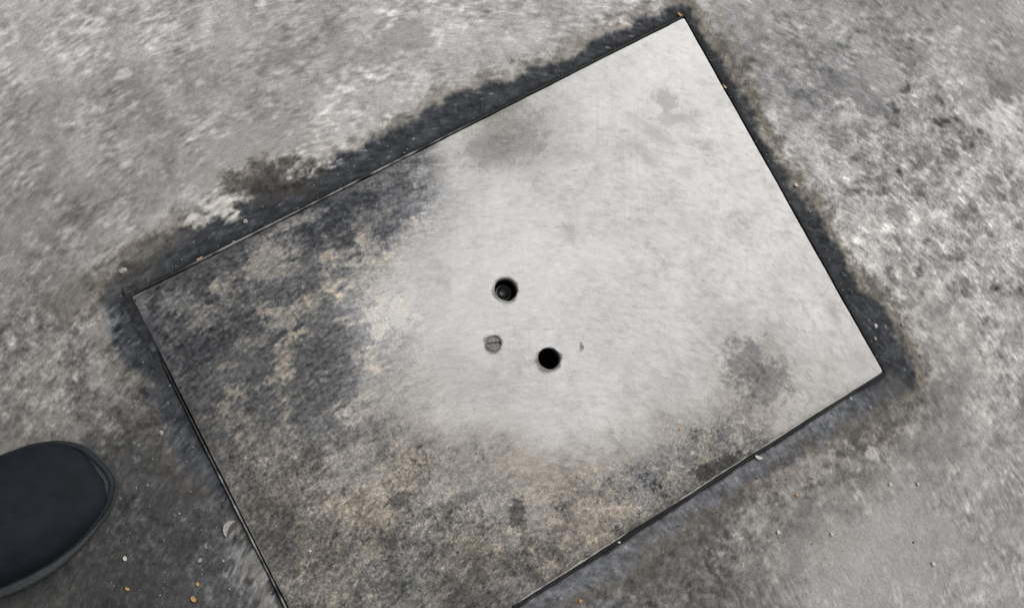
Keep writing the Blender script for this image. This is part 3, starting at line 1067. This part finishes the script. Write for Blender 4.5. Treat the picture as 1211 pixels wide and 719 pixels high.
def apron():
    """raised vamp panel with a rolled seam, starting behind the toe box"""
    vs, fs = [], []
    M_ = 28; st = np.linspace(.06, .196, 40)
    for x in st:
        wl = np.interp(x, *CL); wr = np.interp(x, *CR); ht = np.interp(x, *CT)
        t = (x - .06) / (.196 - .06)
        spread = .60 * math.sqrt(max(0, 1 - t ** 5)) + .001
        for j in range(M_ + 1):
            q = (j / M_ * 2 - 1) * spread
            a = math.pi / 2 + q * math.pi / 2
            ca, sa = math.cos(a), math.sin(a)
            yy = (wl if ca > 0 else wr) * abs(ca) ** .72 * (1 if ca > 0 else -1) * 1.012
            zz = .013 + (ht - .013) * sa ** .62
            e = min(1, 4.5 * (1 - abs(j / M_ * 2 - 1)) + .0) * min(1, (1 - t) * 14)
            vs.append((x, yy * 1.01, zz + .0026 * e ** .5 - .0006))
    for i in range(len(st) - 1):
        for j in range(M_):
            a = i * (M_ + 1) + j
            fs.append((a, a + M_ + 1, a + M_ + 2, a + 1))
    return mesh_from('vamp_panel', vs, fs)


add_obj('vamp_panel', apron(), MAT_TRIM, shoe)

# ------------------------------------------------------------------ litter
def surface_z(p):
    u, v = px_to_uv([p])[0]
    if 0 <= u <= LU and 0 <= v <= LV:
        return PT
    c = G([p])[0]
    return float(g_z[np.argmin((gx - c[0]) ** 2 + (gy - c[1]) ** 2)])


def pebble_mesh(name, sx, sy, sz, seed):
    import bmesh
    bm = bmesh.new()
    bmesh.ops.create_icosphere(bm, subdivisions=2, radius=1)
    r = random.Random(seed)
    for v in bm.verts:
        k = 1 + r.uniform(-.34, .3)
        v.co = Vector((v.co.x * k * sx, v.co.y * k * sy, (v.co.z * k + .75) * sz))
    me = bpy.data.meshes.new(name)
    bm.to_mesh(me); bm.free()
    return me


def flake_mesh(name, ln, wd, bend, curve, seed):
    """thin curled scrap with thickness; bend: sideways crescent, curve: lift of the ends"""
    r = random.Random(seed)
    N, M_ = 14, 5
    vs, fs = [], []
    for side in (0, 1):
        for i in range(N + 1):
            t = i / N * 2 - 1
            half = wd * .5 * (max(0, 1 - abs(t) ** 2.4)) ** .6 + .0001
            half *= 1 + r.uniform(-.12, .12) if side == 0 else 1
            for j in range(M_ + 1):
                s = j / M_ * 2 - 1
                z = .0004 + curve * t * t + .15 * wd * s * s
                vs.append((t * ln / 2, s * half + bend * t * t, z + (.0003 if side == 0 else 0)))
    n_ = (N + 1) * (M_ + 1)
    for i in range(N):
        for j in range(M_):
            a = i * (M_ + 1) + j
            fs.append((a, a + M_ + 1, a + M_ + 2, a + 1))
            b = a + n_
            fs.append((b, b + 1, b + M_ + 2, b + M_ + 1))
    for i in range(N):
        for j in (0, M_):
            a = i * (M_ + 1) + j; b = a + M_ + 1
            fs.append((a, b, b + n_, a + n_) if j else (b, a, a + n_, b + n_))
    return mesh_from(name, vs, fs, False)


M_WHITE = plain_material('white_stone_chip', (.50, .48, .45), .8, 0, .3, 900, .0003)
M_PALE = plain_material('pale_dry_scrap', (.27, .265, .25), .8, 0, .35, 700, .0003)
M_YELL = plain_material('dry_yellow_leaf', (.40, .25, .10), .7, 0, .35, 700, .0003)
M_TAN = plain_material('tan_stone_chip', (.42, .34, .22), .75, 0, .3, 700, .0003)
M_BLACK = plain_material('black_crumb', (.03, .03, .03), .7, 0, .3, 700, .0003)

LITTER = [
 # px, py, kind, size px (l, w), angle, material, name, label, category
 (268,622,'crescent',(24,7.5),-63,M_PALE,'leaf_scrap','pale grey crescent shaped scrap lying left of the lower left plate edge','scrap'),
 (229,708,'flake',(8,5),50,M_YELL,'leaf_fragment','brightest yellow leaf fragment at the bottom edge right of the shoe','leaf'),
 (234,690,'flake',(5,3.5),70,M_YELL,'leaf_fragment','small orange leaf fragment just above the bottom yellow one','leaf'),
 (151,696,'flake',(6,3),30,M_YELL,'leaf_fragment','thin orange brown leaf fragment below the shoe toe','leaf'),
 (236,306,'pebble',(9,5),-20,M_TAN,'stone_chip','tan and orange chip on the upper left joint of the cover','stone'),
 (238,305,'flake',(4,4),0,M_YELL,'leaf_fragment','orange leaf crumb beside the tan chip on the upper left joint','leaf'),
 (857,102,'flake',(9,4),35,M_TAN,'leaf_fragment','small golden scrap in the joint below the top corner','leaf'),
 (806,17,'flake',(11,3),25,M_YELL,'leaf_fragment','rust coloured sliver at the top corner of the cover','leaf'),
 (803,508,'pebble',(4,4),0,M_YELL,'crumb','tiny orange crumb on the plate above its lower right edge','crumb'),
 (942,585,'pebble',(6,5),0,M_YELL,'crumb','small orange crumb on the brown concrete right of the plate','crumb'),
 (686,710,'pebble',(5,5),0,M_YELL,'crumb','small orange crumb at the bottom edge of the photo','crumb'),
 (1052,573,'pebble',(6,6),0,M_WHITE,'stone_chip','round white stone chip on grey concrete below the right corner','stone'),
 (1085,572,'flake',(5,3),60,M_WHITE,'stone_chip','thin white chip just right of the round white stone chip','stone'),
 (1103,666,'flake',(7,4),50,M_WHITE,'stone_chip','white angular chip near the bottom right of the photo','stone'),
 (983,631,'flake',(6,3),60,M_WHITE,'stone_chip','right one of two small white chips on the concrete','stone'),
 (920,629,'flake',(6,4),45,M_WHITE,'stone_chip','left one of two small white chips on the concrete','stone'),
 (897,541,'flake',(11,4),20,M_WHITE,'stone_chip','white sliver lying on the lower right joint of the plate','stone'),
 (1037,385,'pebble',(7,6),40,M_WHITE,'stone_chip','upper white chip on the black joint near the right corner','stone'),
 (1037,400,'pebble',(7,4),60,M_PALE,'stone_chip','lower pale chip on the black joint near the right corner','stone'),
 (1067,384,'flake',(6,3),50,M_PALE,'stone_chip','pale flake right of the chips near the right plate corner','stone'),
 (145,320,'pebble',(11,8),-30,M_PALE,'stone_chip','pale lump of mortar above the left corner of the plate','stone'),
 (164,343,'flake',(10,4),-30,M_PALE,'stone_chip','pale flake at the very left corner of the plate','stone'),
 (290,261,'pebble',(7,6),0,M_PALE,'stone_chip','pale grey chip in the dark joint under the white broken concrete','stone'),
 (277,286,'pebble',(8,5),-20,M_PALE,'stone_chip','pale brown chip against the upper left rim of the plate','stone'),
 (191,512,'pebble',(6,7),10,M_PALE,'stone_chip','pale grey pebble between shoe and lower left plate edge','stone'),
 (148,660,'flake',(6,4),70,M_WHITE,'stone_chip','small white chip on dark ground right of the shoe sole','stone'),
 (237,662,'flake',(6,4),-50,M_PALE,'stone_chip','tiny pale chip below the crescent scrap','stone'),
 (264,663,'pebble',(4,4),0,M_PALE,'stone_chip','round pale grain right below the crescent scrap','stone'),
 (367,651,'pebble',(4,4),0,M_WHITE,'stone_chip','tiny white grain on the muddy lower left of the plate','stone'),
 (732,641,'pebble',(5,3),0,M_WHITE,'stone_chip','tiny white grain in the lower right joint near the bottom','stone'),
 (941,219,'flake',(7,4),40,M_WHITE,'stone_chip','white chip on the concrete by the right plate edge','stone'),
 (1080,641,'pebble',(3,4),0,M_BLACK,'crumb','tiny black crumb on the smooth grey concrete at right','crumb'),
]
for i, (qx, qy, kind, (sl, sw), ang, mat, name, label, cat) in enumerate(LITTER):
    l, w_ = sl * MPP * .74, sw * MPP * .74
    if kind == 'pebble':
        me = pebble_mesh(name, l / 2, w_ / 2, min(l, w_) * .26, 100 + i)
    elif kind == 'flake':
        me = flake_mesh(name, l * 1.15, w_ * 1.1, .12 * l, .06 * l, 100 + i)
    else:
        me = flake_mesh(name, l * 1.1, w_, -.30 * l, .05 * l, 100 + i)
    c = G([(qx, qy)])[0]
    o = add_obj(name, me, mat, label=label, category=cat)
    o.location = (c[0], c[1], surface_z((qx, qy)) + (.0002 if kind == 'pebble' else .0006))
    o.rotation_euler = (0, 0, math.radians(-ang))

# loose grit gathered in the joint and over the dirty ground: uncountable
def grit():
    base = np.array([(1, 0, 0), (-.5, .87, 0), (-.5, -.87, 0), (0, 0, 1.1), (0, 0, -.6)])
    fc = np.array([(0, 1, 3), (1, 2, 3), (2, 0, 3), (1, 0, 4), (2, 1, 4), (0, 2, 4)])
    vs, fs, lums = [], [], []
    r = np.random.default_rng(5)
    def put(x, y, z, s, L):
        a = r.random() * 6.28
        k = base * (1 + r.uniform(-.3, .3, (5, 1))) * s * np.array([1.3, .8, .5])
        k = np.c_[k[:, 0] * math.cos(a) - k[:, 1] * math.sin(a), k[:, 0] * math.sin(a) + k[:, 1] * math.cos(a), k[:, 2]] + (x, y, z)
        n0 = len(vs) * 5
        vs.append(k); fs.append(fc + n0); lums.append(np.full(5, L))
    for _ in range(620):                       # along the joint
        e = r.integers(4); t = r.random()
        d = OPEN + abs(r.normal(0, .012))
        u, v = [(t * LU, -d), (t * LU, LV + d), (-d, t * LV), (LU + d, t * LV)][e]
        x, y = uv_to_xy(u, v)
        put(x, y, -.0026 if d < .015 else -.0004, r.uniform(.0004, .0011), r.choice([60, 90, 130, 165], p=[.35, .3, .25, .1]))
    for _ in range(420):                       # dark ground by the shoe and below the plate
        p = (r.uniform(130, 330), r.uniform(470, 719)) if r.random() < .6 else (r.uniform(650, 1000), r.uniform(520, 719))
        u, v = px_to_uv([p])[0]
        if -.006 < u < LU + .006 and -.006 < v < LV + .006:
            continue
        x, y = G([p])[0]
        put(x, y, .0001, r.uniform(.0004, .001), r.choice([50, 95, 140, 175], p=[.3, .3, .25, .15]))
    for _ in range(260):                       # mud crust on the plate
        p = (r.uniform(200, 760), r.uniform(340, 719))
        u, v = px_to_uv([p])[0]
        if not (.003 < u < LU - .003 and .003 < v < LV - .003) or (p[0] > 430 and p[1] < 540):
            continue
        x, y = G([p])[0]
        put(x, y, PT, r.uniform(.0003, .0008), r.choice([50, 95, 150], p=[.4, .35, .25]))
    V_ = np.concatenate(vs); F_ = np.concatenate(fs); L_ = np.concatenate(lums)
    me = mesh_from('grit', V_, F_, False)
    attr_col(me, 'base_tone', to_rgb(L_, .3 + 0 * L_))
    add_obj('grit', me, MAT_DIRT, kind='stuff', label='loose fine grit scattered along the joint and over the dirty ground', category='grit')


grit()
